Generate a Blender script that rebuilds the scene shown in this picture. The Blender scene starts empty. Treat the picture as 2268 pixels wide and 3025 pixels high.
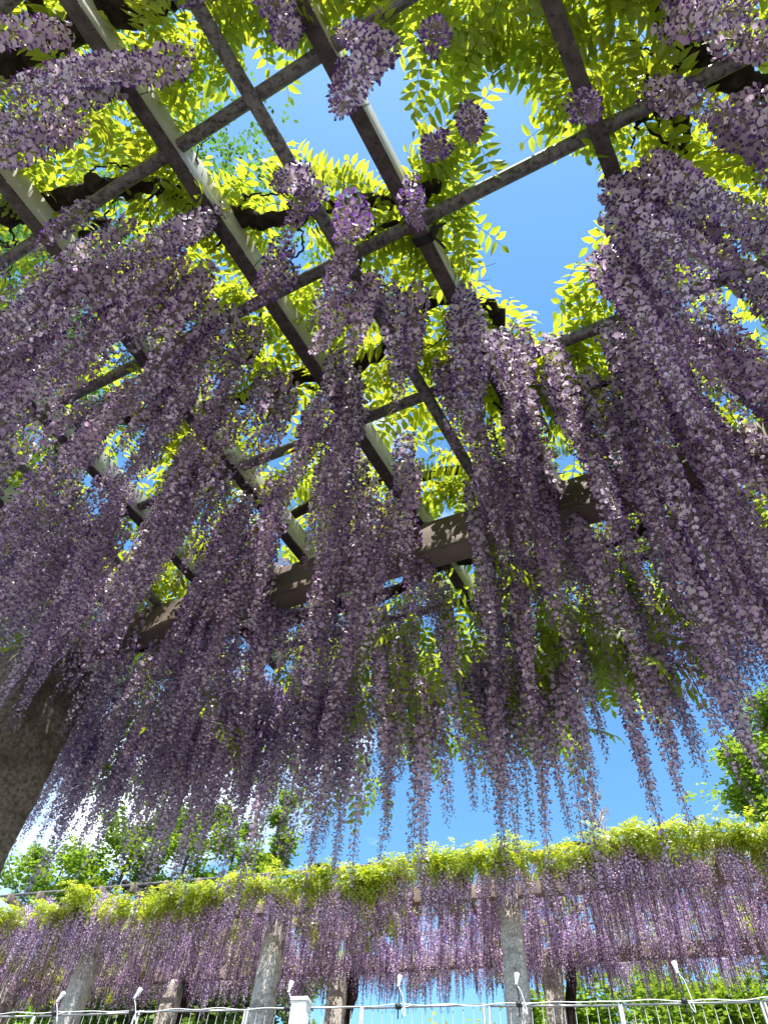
import bpy, math, random
import numpy as np
from mathutils import Vector, Matrix

# ------------------------------------------------------------------ camera, sky, sun, exposure
scene = bpy.context.scene
COL = scene.collection
CAM_Z = 1.2
cam_data = bpy.data.cameras.new("camera")
cam_data.sensor_fit = 'VERTICAL'; cam_data.sensor_height = 36.0; cam_data.sensor_width = 27.0
cam_data.lens = 23.8
cam_data.clip_start = 0.05; cam_data.clip_end = 2000
cam = bpy.data.objects.new("camera", cam_data)
COL.objects.link(cam)
right = Vector((0.993914, -0.089905, 0.063658))
upv = Vector((-0.110160, -0.811163, 0.574351))
fwd = Vector((0.0, 0.577868, 0.816130))
m = Matrix.Identity(4)
for i in range(3):
    m[i][0] = right[i]; m[i][1] = upv[i]; m[i][2] = -fwd[i]
m[2][3] = CAM_Z
cam.matrix_world = m
scene.camera = cam

SUN_EL, SUN_AZ = math.radians(64), math.radians(188)     # azimuth clockwise from +Y
world = bpy.data.worlds.new("World"); scene.world = world; world.use_nodes = True
wn = world.node_tree.nodes; wl = world.node_tree.links; wn.clear()
sky = wn.new('ShaderNodeTexSky'); sky.sky_type = 'NISHITA'; sky.sun_disc = False
sky.sun_elevation = SUN_EL; sky.sun_rotation = SUN_AZ
sky.air_density = 1.0; sky.dust_density = 0.4; sky.ozone_density = 1.0; sky.altitude = 100
bg = wn.new('ShaderNodeBackground'); bg.inputs[1].default_value = 0.15
wo = wn.new('ShaderNodeOutputWorld')
tcw = wn.new('ShaderNodeTexCoord')
mapw = wn.new('ShaderNodeMapping'); mapw.inputs['Location'].default_value = (-12.73, 14.33, -6.45); mapw.inputs['Scale'].default_value = (1.0, 1.0, 1.6)
cn = wn.new('ShaderNodeTexNoise'); cn.inputs['Scale'].default_value = 1.7; cn.inputs['Detail'].default_value = 7; cn.inputs['Roughness'].default_value = 0.55
cr = wn.new('ShaderNodeValToRGB'); cr.color_ramp.elements[0].position = 0.59; cr.color_ramp.elements[1].position = 0.74
cmix = wn.new('ShaderNodeMix'); cmix.data_type = 'RGBA'; cmix.inputs['B'].default_value = (8.5, 8.9, 9.4, 1)
wl.new(tcw.outputs['Generated'], mapw.inputs[0]); wl.new(mapw.outputs[0], cn.inputs['Vector']); wl.new(cn.outputs['Fac'], cr.inputs[0])
wl.new(cr.outputs[0], cmix.inputs['Factor']); hsv = wn.new('ShaderNodeHueSaturation'); hsv.inputs['Hue'].default_value = 0.49; hsv.inputs['Saturation'].default_value = 1.22; hsv.inputs['Value'].default_value = 1.0
wl.new(sky.outputs[0], hsv.inputs['Color']); wl.new(hsv.outputs[0], cmix.inputs['A']); wl.new(cmix.outputs['Result'], bg.inputs[0]); wl.new(bg.outputs[0], wo.inputs[0])

sun_data = bpy.data.lights.new("sun", 'SUN'); sun_data.energy = 5.0; sun_data.angle = math.radians(0.5); sun_data.color = (1.0, 0.95, 0.86)
sun = bpy.data.objects.new("sun", sun_data); COL.objects.link(sun)
SUN_DIR = Vector((math.sin(SUN_AZ) * math.cos(SUN_EL), math.cos(SUN_AZ) * math.cos(SUN_EL), math.sin(SUN_EL)))
sun.rotation_euler = SUN_DIR.to_track_quat('Z', 'Y').to_euler(); sun.location = (0, 0, 30)

vs = scene.view_settings
vs.view_transform = 'Standard'; vs.look = 'None'; vs.exposure = 1.22; vs.gamma = 1.0; vs.use_curve_mapping = False
scene.render.engine = 'CYCLES'
cy = scene.cycles
cy.max_bounces = 10; cy.diffuse_bounces = 6; cy.glossy_bounces = 3; cy.transmission_bounces = 6; cy.transparent_max_bounces = 8
cy.caustics_reflective = False; cy.caustics_refractive = False; cy.sample_clamp_indirect = 6.0
cy.use_denoising = True

rng = np.random.default_rng(7)
RND = random.Random(11)
UP = np.array([0, 0, 1.0])

# ------------------------------------------------------------------ helpers
def new_mat(name):
    mt = bpy.data.materials.new(name); mt.use_nodes = True
    nt = mt.node_tree; nt.nodes.clear()
    out = nt.nodes.new('ShaderNodeOutputMaterial')
    return mt, nt, out

def ramp(nt, fac, stops):
    r = nt.nodes.new('ShaderNodeValToRGB')
    while len(r.color_ramp.elements) < len(stops): r.color_ramp.elements.new(0.5)
    for e, (p, c) in zip(r.color_ramp.elements, stops):
        e.position = p; e.color = (c[0], c[1], c[2], 1)
    nt.links.new(fac, r.inputs[0])
    return r.outputs[0]

def noise(nt, scale, detail=4, rough=0.6, stretch=None, coord='Object'):
    tc = nt.nodes.new('ShaderNodeTexCoord'); n = nt.nodes.new('ShaderNodeTexNoise')
    n.inputs['Scale'].default_value = scale; n.inputs['Detail'].default_value = detail; n.inputs['Roughness'].default_value = rough
    if stretch:
        mp = nt.nodes.new('ShaderNodeMapping'); mp.inputs['Scale'].default_value = stretch
        nt.links.new(tc.outputs[coord], mp.inputs[0]); nt.links.new(mp.outputs[0], n.inputs['Vector'])
    else:
        nt.links.new(tc.outputs[coord], n.inputs['Vector'])
    return n.outputs['Fac']

def surf_mat(name, stops, scale, detail=5, rough=0.8, metal=0.0, bump=0.0, stretch=None, spec=0.4, second=None):
    mt, nt, out = new_mat(name)
    p = nt.nodes.new('ShaderNodeBsdfPrincipled')
    fac = noise(nt, scale, detail, 0.62, stretch)
    col = ramp(nt, fac, stops)
    if second:                                   # (scale, low, high, colour, stretch): blotches of dirt or wear
        f2 = noise(nt, second[0], 4, 0.6, second[4])
        mask = ramp(nt, f2, [(second[1], (0, 0, 0)), (second[2], (1, 1, 1))])
        mx = nt.nodes.new('ShaderNodeMix'); mx.data_type = 'RGBA'
        nt.links.new(mask, mx.inputs['Factor']); nt.links.new(col, mx.inputs['A']); mx.inputs['B'].default_value = (*second[3], 1)
        col = mx.outputs['Result']
    nt.links.new(col, p.inputs['Base Color'])
    p.inputs['Roughness'].default_value = rough; p.inputs['Metallic'].default_value = metal; p.inputs['Specular IOR Level'].default_value = spec
    if bump:
        b = nt.nodes.new('ShaderNodeBump'); b.inputs['Strength'].default_value = bump; b.inputs['Distance'].default_value = 0.01
        nt.links.new(fac, b.inputs['Height']); nt.links.new(b.outputs[0], p.inputs['Normal'])
    nt.links.new(p.outputs[0], out.inputs[0])
    return mt

def thin_mat(name, trans, gloss, refl_gain=(1, 1, 1), trans_gain=(1, 1, 1), rough=0.45, vary=None):
    """thin petal or leaf: vertex tint -> diffuse + translucent + a little gloss"""
    mt, nt, out = new_mat(name)
    at = nt.nodes.new('ShaderNodeAttribute'); at.attribute_name = 'tint'
    src = at.outputs['Color']
    if vary:
        oi = nt.nodes.new('ShaderNodeObjectInfo')
        hs = nt.nodes.new('ShaderNodeHueSaturation')
        def rng_node(lo, hi):
            mr = nt.nodes.new('ShaderNodeMapRange'); mr.inputs['To Min'].default_value = lo; mr.inputs['To Max'].default_value = hi
            nt.links.new(oi.outputs['Random'], mr.inputs['Value']); return mr.outputs[0]
        nt.links.new(rng_node(*vary[0]), hs.inputs['Hue']); nt.links.new(rng_node(*vary[1]), hs.inputs['Value'])
        nt.links.new(src, hs.inputs['Color']); src = hs.outputs[0]
    def gain(g):
        mx = nt.nodes.new('ShaderNodeMix'); mx.data_type = 'RGBA'; mx.blend_type = 'MULTIPLY'; mx.inputs['Factor'].default_value = 1
        nt.links.new(src, mx.inputs['A']); mx.inputs['B'].default_value = (*g, 1); return mx.outputs['Result']
    d = nt.nodes.new('ShaderNodeBsdfDiffuse'); t = nt.nodes.new('ShaderNodeBsdfTranslucent'); g = nt.nodes.new('ShaderNodeBsdfGlossy')
    nt.links.new(gain(refl_gain), d.inputs[0]); nt.links.new(gain(trans_gain), t.inputs[0])
    g.inputs['Roughness'].default_value = rough; g.inputs[0].default_value = (1, 1, 1, 1)
    m1 = nt.nodes.new('ShaderNodeMixShader'); m1.inputs[0].default_value = trans
    m2 = nt.nodes.new('ShaderNodeMixShader'); m2.inputs[0].default_value = gloss
    nt.links.new(d.outputs[0], m1.inputs[1]); nt.links.new(t.outputs[0], m1.inputs[2])
    nt.links.new(m1.outputs[0], m2.inputs[1]); nt.links.new(g.outputs[0], m2.inputs[2]); nt.links.new(m2.outputs[0], out.inputs[0])
    return mt

M = {}
M['petal'] = thin_mat('petal', 0.46, 0.05, rough=0.32, vary=((0.485, 0.518), (0.78, 1.12)))
M['petal_far'] = thin_mat('petal_far', 0.35, 0.02)
M['leaf'] = thin_mat('leaf', 0.55, 0.045, refl_gain=(0.55, 0.6, 0.45), trans_gain=(1.6, 1.42, 1.2), rough=0.4)
M['tree_leaf'] = thin_mat('tree_leaf', 0.5, 0.03, refl_gain=(0.8, 0.8, 0.7), trans_gain=(1.35, 1.25, 1))
M['stem'] = surf_mat('green_stem', [(0.3, (0.12, 0.13, 0.04)), (0.7, (0.2, 0.2, 0.08))], 30, rough=0.6)
M['bark'] = surf_mat('bark', [(0.3, (0.012, 0.009, 0.008)), (0.55, (0.04, 0.03, 0.024)), (0.8, (0.085, 0.068, 0.052))], 22, rough=0.95, bump=0.9, spec=0.15)
M['tree_bark'] = surf_mat('tree_bark', [(0.3, (0.05, 0.04, 0.03)), (0.7, (0.14, 0.115, 0.09))], 6, rough=0.95, bump=0.6, stretch=(1, 1, 0.3))
M['pale_bark'] = surf_mat('pale_bark', [(0.3, (0.32, 0.27, 0.25)), (0.7, (0.45, 0.4, 0.38))], 6, rough=0.9)
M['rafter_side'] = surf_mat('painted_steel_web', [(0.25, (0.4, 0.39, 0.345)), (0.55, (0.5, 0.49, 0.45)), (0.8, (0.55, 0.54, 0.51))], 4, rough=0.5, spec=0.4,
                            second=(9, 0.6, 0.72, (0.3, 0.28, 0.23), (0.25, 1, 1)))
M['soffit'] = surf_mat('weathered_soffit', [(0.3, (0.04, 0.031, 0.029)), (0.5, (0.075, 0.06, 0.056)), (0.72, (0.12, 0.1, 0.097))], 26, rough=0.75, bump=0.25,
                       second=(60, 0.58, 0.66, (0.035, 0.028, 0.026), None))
M['galvanised'] = surf_mat('galvanised_pipe', [(0.3, (0.13, 0.125, 0.12)), (0.6, (0.21, 0.205, 0.195)), (0.8, (0.3, 0.3, 0.29))], 40, rough=0.5, metal=0.15, spec=0.5,
                           second=(55, 0.47, 0.63, (0.055, 0.047, 0.045), None))
M['girder'] = surf_mat('brown_girder', [(0.3, (0.1, 0.075, 0.063)), (0.55, (0.155, 0.12, 0.1)), (0.8, (0.2, 0.16, 0.135))], 5, rough=0.75, bump=0.15, stretch=(1, 1, 1),
                       second=(14, 0.6, 0.7, (0.1, 0.08, 0.07), (1, 1, 0.4)))
M['tan_beam'] = surf_mat('tan_beam', [(0.3, (0.17, 0.13, 0.1)), (0.6, (0.25, 0.195, 0.155)), (0.8, (0.31, 0.25, 0.2))], 3, rough=0.8)
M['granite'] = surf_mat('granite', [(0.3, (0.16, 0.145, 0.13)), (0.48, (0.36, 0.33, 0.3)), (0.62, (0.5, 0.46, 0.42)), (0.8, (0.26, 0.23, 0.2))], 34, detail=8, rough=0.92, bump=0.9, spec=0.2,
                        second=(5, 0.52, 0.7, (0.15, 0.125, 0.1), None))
M['shaded_brown_granite'] = surf_mat('shaded_brown_granite', [(0.3, (0.07, 0.06, 0.05)), (0.48, (0.17, 0.15, 0.125)), (0.62, (0.28, 0.25, 0.21)), (0.8, (0.09, 0.075, 0.06))], 48, detail=8, rough=0.95, bump=1.0, spec=0.15,
                        second=(5, 0.5, 0.7, (0.085, 0.068, 0.052), None))  # near columns: weathered brown stone, colour also darkened for the shade under the canopy
M['fence_steel'] = surf_mat('fence_steel', [(0.3, (0.22, 0.23, 0.24)), (0.7, (0.32, 0.33, 0.34))], 20, rough=0.4, metal=0.4)
M['white_plastic'] = surf_mat('white_plastic', [(0.3, (0.72, 0.72, 0.72)), (0.7, (0.82, 0.82, 0.82))], 12, rough=0.35)
M['lamp_glass'] = surf_mat('lamp_glass', [(0.3, (0.55, 0.57, 0.6)), (0.7, (0.7, 0.72, 0.75))], 30, rough=0.12, spec=0.8)
M['black_rubber'] = surf_mat('black_rubber', [(0.3, (0.012, 0.012, 0.013)), (0.7, (0.03, 0.03, 0.03))], 20, rough=0.6)
M['gravel'] = surf_mat('pale_gravel', [(0.3, (0.14, 0.125, 0.108)), (0.5, (0.21, 0.195, 0.17)), (0.7, (0.27, 0.25, 0.225))], 8, detail=10, rough=0.95)

def mesh_np(name, V, F, mat, tint=None, smooth=False, poly=3):
    V = np.asarray(V, np.float32); F = np.asarray(F, np.int32).reshape(-1, poly)
    me = bpy.data.meshes.new(name)
    me.vertices.add(len(V)); me.vertices.foreach_set('co', V.ravel())
    nf = len(F)
    me.loops.add(nf * poly); me.loops.foreach_set('vertex_index', F.ravel())
    me.polygons.add(nf); me.polygons.foreach_set('loop_start', np.arange(0, nf * poly, poly, dtype=np.int32))
    if smooth: me.polygons.foreach_set('use_smooth', np.ones(nf, dtype=bool))
    if tint is not None:
        a = me.color_attributes.new('tint', 'FLOAT_COLOR', 'POINT')
        t = np.ones((len(V), 4), np.float32); t[:, :3] = tint
        a.data.foreach_set('color', t.ravel())
    me.update(); me.validate()
    me.materials.append(mat)
    return me

class Acc:
    """collects triangle geometry (with tint) for one mesh"""
    def __init__(s): s.V = []; s.F = []; s.T = []; s.n = 0
    def add(s, V, F, T=None):
        V = np.asarray(V, float); F = np.asarray(F, int).reshape(-1, 3)
        s.V.append(V); s.F.append(F + s.n); s.n += len(V)
        if T is not None:
            T = np.asarray(T, float)
            s.T.append(np.broadcast_to(T, (len(V), 3)) if T.ndim == 1 else T)
    def arrays(s):
        return np.concatenate(s.V), np.concatenate(s.F), (np.concatenate(s.T) if s.T else None)
    def mesh(s, name, mat, smooth=False):
        V, F, T = s.arrays(); return mesh_np(name, V, F, mat, T, smooth)

def obj(name, me, parent=None, loc=None):
    o = bpy.data.objects.new(name, me); COL.objects.link(o)
    if parent is not None: o.parent = parent
    if loc is not None: o.location = loc
    return o

def tag(o, label=None, cat=None, group=None, kind=None):
    if label: o['label'] = label
    if cat: o['category'] = cat
    if group: o['group'] = group
    if kind: o['kind'] = kind
    return o

def empty(name, loc, label, cat, group=None):
    o = obj(name, None, None, loc); o.empty_display_size = 0.2
    return tag(o, label, cat, group)

QT = np.array([[0, 1, 2], [0, 2, 3]])
def box_geo(c, ax, ay, az):
    """box from centre and three half-axis vectors"""
    c, ax, ay, az = (np.asarray(q, float) for q in (c, ax, ay, az))
    V = np.array([c + i * ax + j * ay + k * az for i in (-1, 1) for j in (-1, 1) for k in (-1, 1)])
    q = [(0, 1, 3, 2), (4, 6, 7, 5), (0, 4, 5, 1), (2, 3, 7, 6), (0, 2, 6, 4), (1, 5, 7, 3)]
    if np.dot(np.cross(ax, ay), az) < 0: q = [t[::-1] for t in q]
    F = [(a[0], a[1], a[2]) for a in q] + [(a[0], a[2], a[3]) for a in q]
    return V, np.array(F)

def bevel_box(name, c, ax, ay, az, mat, parent=None, bev=0.004, origin=None):
    V, F = box_geo(c, ax, ay, az)
    q = [(0, 1, 3, 2), (4, 6, 7, 5), (0, 4, 5, 1), (2, 3, 7, 6), (0, 2, 6, 4), (1, 5, 7, 3)]
    if np.dot(np.cross(np.asarray(ax), np.asarray(ay)), np.asarray(az)) < 0: q = [t[::-1] for t in q]
    if origin is not None: V = V - np.asarray(origin)
    me = mesh_np(name, V, np.array(q), mat, poly=4)
    o = obj(name, me, parent)
    if bev:
        b = o.modifiers.new('bevel', 'BEVEL'); b.width = bev; b.segments = 2; b.limit_method = 'ANGLE'
    return o

def tube_geo(P, R, k=8, rough=0.0, seed=0, cap=True):
    P = np.asarray(P, float); n = len(P); R = np.broadcast_to(np.asarray(R, float), (n,))
    r2 = np.random.default_rng(seed)
    T = np.gradient(P, axis=0); T /= np.linalg.norm(T, axis=1)[:, None] + 1e-12
    ref = np.array([0, 0, 1.0]) if abs(T[0][2]) < 0.9 else np.array([1.0, 0, 0])
    N = []
    nrm = ref - T[0] * (ref @ T[0]); nrm /= np.linalg.norm(nrm)
    for i in range(n):
        nrm = nrm - T[i] * (nrm @ T[i]); nrm /= np.linalg.norm(nrm); N.append(nrm.copy())
    N = np.array(N); B = np.cross(T, N)
    a = np.linspace(0, 2 * np.pi, k, endpoint=False)
    rr = R[:, None] * np.ones(k)[None]
    if rough: rr = rr * (1 + rough * r2.standard_normal((n, k)))
    V = P[:, None, :] + rr[:, :, None] * (np.cos(a)[None, :, None] * N[:, None, :] + np.sin(a)[None, :, None] * B[:, None, :])
    V = V.reshape(-1, 3); F = []
    for i in range(n - 1):
        for j in range(k):
            j2 = (j + 1) % k; p, q, r_, s_ = i * k + j, i * k + j2, (i + 1) * k + j2, (i + 1) * k + j
            F += [(p, q, r_), (p, r_, s_)]
    if cap:
        c0 = len(V); V = np.vstack([V, P[0], P[-1]])
        for j in range(k):
            j2 = (j + 1) % k
            F += [(c0, j2, j), (c0 + 1, (n - 1) * k + j, (n - 1) * k + j2)]
    return V, np.array(F)

def smooth_path(P, m=6):
    """Catmull-Rom through the points"""
    P = np.asarray(P, float)
    if len(P) < 3: return np.array([P[0] + (P[-1] - P[0]) * t for t in np.linspace(0, 1, m + 1)])
    Q = np.vstack([2 * P[0] - P[1], P, 2 * P[-1] - P[-2]]); out = []
    for i in range(1, len(Q) - 2):
        for t in np.linspace(0, 1, m, endpoint=False):
            a, b, c, d = Q[i - 1], Q[i], Q[i + 1], Q[i + 2]
            out.append(0.5 * ((2 * b) + (c - a) * t + (2 * a - 5 * b + 4 * c - d) * t * t + (3 * b - a - 3 * c + d) * t ** 3))
    out.append(P[-1]); return np.array(out)

def rot_mats(n, r):
    """random z-rotations"""
    a = r.uniform(0, 2 * np.pi, n); c, s = np.cos(a), np.sin(a); z = np.zeros(n); o = np.ones(n)
    return np.stack([np.stack([c, -s, z], -1), np.stack([s, c, z], -1), np.stack([z, z, o], -1)], 1)

def scatter(variants, which, mats, locs, tints=None):
    """realise copies of (V,F,T) variants: mats (n,3,3), locs (n,3)"""
    Vs, Fs, Ts, base = [], [], [], 0
    for k, (V, F, T) in enumerate(variants):
        idx = np.where(which == k)[0]
        if not len(idx): continue
        W = np.einsum('nij,vj->nvi', mats[idx], V) + locs[idx][:, None, :]
        nv = len(V)
        Fi = F[None] + (np.arange(len(idx)) * nv)[:, None, None] + base
        Tt = np.broadcast_to(T[None], (len(idx), nv, 3))
        if tints is not None: Tt = Tt * tints[idx][:, None, :]
        Vs.append(W.reshape(-1, 3)); Fs.append(Fi.reshape(-1, 3)); Ts.append(Tt.reshape(-1, 3)); base += nv * len(idx)
    return np.concatenate(Vs), np.concatenate(Fs), np.concatenate(Ts)

# ------------------------------------------------------------------ ground
# lower garden level, a bank, and a terrace 3.2 m higher on which fence and far pergola stand
FN = np.array([math.sin(math.radians(18.5)), math.cos(math.radians(18.5)), 0])   # direction towards the terrace
TERR = CAM_Z + 2.03
def ground_z(x, y):
    d = x * FN[0] + y * FN[1]
    t = np.clip((d - 6.2) / 1.6, 0, 1)
    return TERR * (3 * t ** 2 - 2 * t ** 3)
ds = np.concatenate([np.linspace(-400, -20, 8), np.linspace(-15, 5, 6), np.linspace(6, 8, 9), np.linspace(9, 40, 8), np.array([80, 160, 400, 900])])
ws = np.concatenate([np.linspace(-900, -40, 6), np.linspace(-30, 30, 13), np.linspace(40, 900, 6)])
FT = np.array([FN[1], -FN[0], 0])
GV = np.array([[FN[0] * d + FT[0] * w, FN[1] * d + FT[1] * w, 0] for d in ds for w in ws])
GV[:, 2] = ground_z(GV[:, 0], GV[:, 1])
nw = len(ws)
GF = np.array([(i * nw + j, i * nw + j + 1, (i + 1) * nw + j + 1, (i + 1) * nw + j)[::-1] for i in range(len(ds) - 1) for j in range(nw - 1)])
g = obj('ground', mesh_np('ground', GV, GF, M['gravel'], poly=4, smooth=True)); g['kind'] = 'structure'

# ------------------------------------------------------------------ near pergola
H0 = 2.4
Uv = np.array([0.581005, 0.813889, -0.004321]); Vv = np.array([0.837795, -0.535846, -0.104729]); Nv = np.cross(Vv, Uv); Nv /= np.linalg.norm(Nv)
if Nv[2] < 0: Nv = -Nv
ORG = np.array([0, 0, CAM_Z + H0])
def pp(s, t, o=0.0): return ORG + s * Uv + t * Vv + o * Nv
Uh = np.array([Uv[0], Uv[1], 0]); Uh /= np.linalg.norm(Uh); Vh = np.cross(Uh, UP)

NB = pp(1.66, -3.3, 0); NB[2] = 0
near = empty('pergola', tuple(NB), 'pergola overhead of pale rafters and grey pipes on a brown girder and rough stone column', 'pergola')
RW, RD = 0.0225, 0.13
S0, S1 = -2.15, 2.32
raf_t = [-4.07, -3.448, -2.823, -2.198, -1.558, -0.928, -0.309, 0.309, 0.93, 1.55]
for k, t in enumerate(raf_t):
    c = pp((S0 + S1) / 2, t, RD / 2 + 0.004)
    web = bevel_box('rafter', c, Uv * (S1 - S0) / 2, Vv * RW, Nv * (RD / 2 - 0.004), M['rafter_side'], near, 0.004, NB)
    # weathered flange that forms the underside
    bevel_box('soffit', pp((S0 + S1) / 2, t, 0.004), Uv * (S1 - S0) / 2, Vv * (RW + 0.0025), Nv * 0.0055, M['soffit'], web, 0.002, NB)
    # seams of the sheet-metal cladding
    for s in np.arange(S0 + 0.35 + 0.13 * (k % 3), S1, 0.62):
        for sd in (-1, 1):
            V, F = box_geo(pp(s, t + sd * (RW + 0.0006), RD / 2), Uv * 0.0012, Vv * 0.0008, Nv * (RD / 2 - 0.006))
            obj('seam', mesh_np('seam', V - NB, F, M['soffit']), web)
def pipe(name, p0, p1, r, parent, org, mat='galvanised', k=14):
    P = np.array([p0 + (p1 - p0) * q for q in np.linspace(0, 1, 12)]) - org
    V, F = tube_geo(P, r, k)
    return obj(name, mesh_np(name, V, F, M[mat], smooth=True), parent)
for s in (-1.86, -1.28, -0.70, -0.122, 0.448, 1.06, 2.18):
    pipe('pipe', pp(s, -4.4, 0.058), pp(s, 1.9, 0.058), 0.0235, near, NB)
for t in (-0.583, -2.52):
    pipe('pipe', pp(S0, t, 0.006), pp(S1 - 0.1, t, 0.006), 0.0235, near, NB)
for s_ in (1.66, -1.5):
    bevel_box('girder', pp(s_, -1.45, -0.11 - 0.004), Uv * 0.047, Vv * 3.2, Nv * 0.11, M['girder'], near, 0.006, NB)
    # lip along the lower edge of the girder
    bevel_box('girder_lip', pp(s_ - 0.052, -1.45, -0.199), Uv * 0.005, Vv * 3.195, Nv * 0.022, M['girder'], near, 0.002, NB)

def stone_column(name, base, top_z, wx, wy, xd, yd, parent, org, seed, flare=0.06, mat='granite'):
    """rough-hewn granite post: rounded irregular rectangle, rough sides"""
    r = np.random.default_rng(seed); nz, k = 46, 40
    a = np.linspace(0, 2 * np.pi, k, endpoint=False)
    ex = 0.32
    cx = np.sign(np.cos(a)) * np.abs(np.cos(a)) ** ex; cyy = np.sign(np.sin(a)) * np.abs(np.sin(a)) ** ex
    hh = top_z - base[2]
    g1 = r.standard_normal((nz // 5 + 3, k // 4 + 1)); 
    rows = []
    from_z = np.linspace(0, 1, nz)
    for i, z in enumerate(from_z):
        fi = z * (nz // 5); i0 = int(fi); fr = fi - i0
        ja = np.arange(k) / 4; j0 = ja.astype(int); jf = ja - j0; m_ = k // 4
        def G(ii): return g1[ii, j0 % m_] * (1 - jf) + g1[ii, (j0 + 1) % m_] * jf
        nn = G(i0) * (1 - fr) + G(i0 + 1) * fr
        sc = 1 + flare * (1 - z) + 0.022 * nn + 0.016 * r.standard_normal(k)
        if z > 0.985: sc = sc * 0.95
        rows.append(base + (xd[None] * (wx * cx * sc)[:, None] + yd[None] * (wy * cyy * sc)[:, None]) + np.array([0, 0, hh * z]))
    V = np.concatenate(rows); F = []
    for i in range(nz - 1):
        for j in range(k):
            j2 = (j + 1) % k; p, q, r_, s_ = i * k + j, i * k + j2, (i + 1) * k + j2, (i + 1) * k + j
            F += [(p, q, r_), (p, r_, s_)]
    V = np.vstack([V, base + np.array([0, 0, hh])]); c = len(V) - 1
    for j in range(k): F.append((c, (nz - 1) * k + j, (nz - 1) * k + (j + 1) % k))
    return obj(name, mesh_np(name, V - org, np.array(F), M[mat], smooth=False), parent)
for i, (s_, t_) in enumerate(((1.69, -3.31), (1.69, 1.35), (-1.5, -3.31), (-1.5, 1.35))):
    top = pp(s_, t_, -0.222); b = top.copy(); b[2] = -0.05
    stone_column('column', b, top[2], 0.25, 0.2, Vh, Uh, near, NB, 40 + i, mat='shaded_brown_granite')

# black strap tied round one rafter
st = empty('strap', tuple(pp(0.494, -0.309, 0)), 'black rubber strap knotted around a rafter', 'strap')
so = pp(0.494, -0.309, 0)
loop = [pp(0.494, -0.309 - 0.03, -0.006), pp(0.5, -0.309 + 0.03, -0.006), pp(0.505, -0.309 + 0.032, 0.14), pp(0.5, -0.309 - 0.032, 0.14), pp(0.494, -0.309 - 0.03, -0.006)]
acc = Acc()
for dv in np.linspace(-0.012, 0.012, 4):
    P = np.array(loop) + Uv * dv - so; acc.add(*tube_geo(P, 0.0045, 6))
obj('band', acc.mesh('band', M['black_rubber'], True), st)
acc = Acc()
for q in range(3):
    a = q * 2.1
    P = smooth_path([pp(0.49, -0.275, -0.008), pp(0.49 + 0.03 * math.cos(a), -0.26, -0.02 + 0.02 * math.sin(a)), pp(0.5 + 0.05 * math.cos(a), -0.25 + 0.02 * q, -0.025)]) - so
    acc.add(*tube_geo(P, 0.005, 6))
obj('knot', acc.mesh('knot', M['black_rubber'], True), st)

# ------------------------------------------------------------------ wisteria flowers
C_BAN = np.array([0.62, 0.455, 0.70]); C_BAN2 = np.array([0.84, 0.73, 0.86]); C_KEEL = np.array([0.17, 0.05, 0.34]); C_BUD = np.array([0.24, 0.11, 0.33]); C_PED = np.array([0.27, 0.2, 0.2])

def floret(acc, B, o, r, size, hi):
    """one pea flower at B, facing outward o: round banner, violet keel and wings"""
    side = np.cross(UP, o); side /= np.linalg.norm(side) + 1e-9
    tilt = r.normal(0.35, 0.3); up = UP * math.cos(tilt) - o * math.sin(tilt) * -1.0
    up = up + side * r.normal(0, 0.25); up /= np.linalg.norm(up)
    side = np.cross(up, o); side /= np.linalg.norm(side) + 1e-9; nrm = np.cross(side, up)
    h = 0.0235 * size * r.uniform(0.85, 1.15); w = h * r.uniform(0.95, 1.15)
    col = C_BAN * (1 - 0.0) + (C_BAN2 - C_BAN) * r.uniform(0, 1); col = col * r.uniform(0.85, 1.08)
    if hi:
        ring = [(0, 0), (0.4, 0.16), (0.56, 0.5), (0.4, 0.86), (0, 0.98), (-0.4, 0.86), (-0.56, 0.5), (-0.4, 0.16)]
        curl = r.uniform(0.12, 0.42)
        V = [B + up * (0.5 * h) + nrm * 0.0015] + [B + side * (x * w) + up * (y * h) - nrm * (curl * h * (abs(x) * 1.1 + 0.5 * max(0, y - 0.5))) for x, y in ring]
        F = [(0, 1 + i, 1 + (i + 1) % 8) for i in range(8)]
        T = np.array([col * 1.05 * np.array([1, 1, 0.96])] + [col * (0.7 if y == 0 else 1.0) for x, y in ring])
    else:
        V = [B, B + side * 0.55 * w + up * 0.5 * h, B + up * h, B - side * 0.55 * w + up * 0.5 * h]; F = QT; T = np.tile(col, (4, 1))
    acc.add(V, F, T)
    kd = o * r.uniform(0.7, 1.0) - UP * r.uniform(0.1, 0.7) + side * r.normal(0, 0.2); kd /= np.linalg.norm(kd)
    kl = 0.0185 * size; kt = np.cross(side, kd)
    kc = C_KEEL * r.uniform(0.8, 1.35)
    if hi:
        V = [B, B + kd * 0.5 * kl + side * 0.22 * kl, B + kd * 0.5 * kl - side * 0.22 * kl, B + kd * 0.45 * kl + kt * 0.22 * kl, B + kd * kl + kt * 0.1 * kl, B + kd * 0.6 * kl - kt * 0.2 * kl]
        F = [(0, 1, 3), (0, 3, 2), (1, 4, 3), (3, 4, 2), (0, 5, 1), (1, 5, 4), (0, 2, 5), (2, 4, 5)]
        acc.add(V, F, np.array([kc * 1.3, kc * 1.5, kc * 1.5, kc, kc * 0.8, kc]))
    else:
        acc.add([B, B + kd * 0.5 * kl + side * 0.3 * kl, B + kd * kl, B + kd * 0.5 * kl - side * 0.3 * kl], QT, kc)

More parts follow.
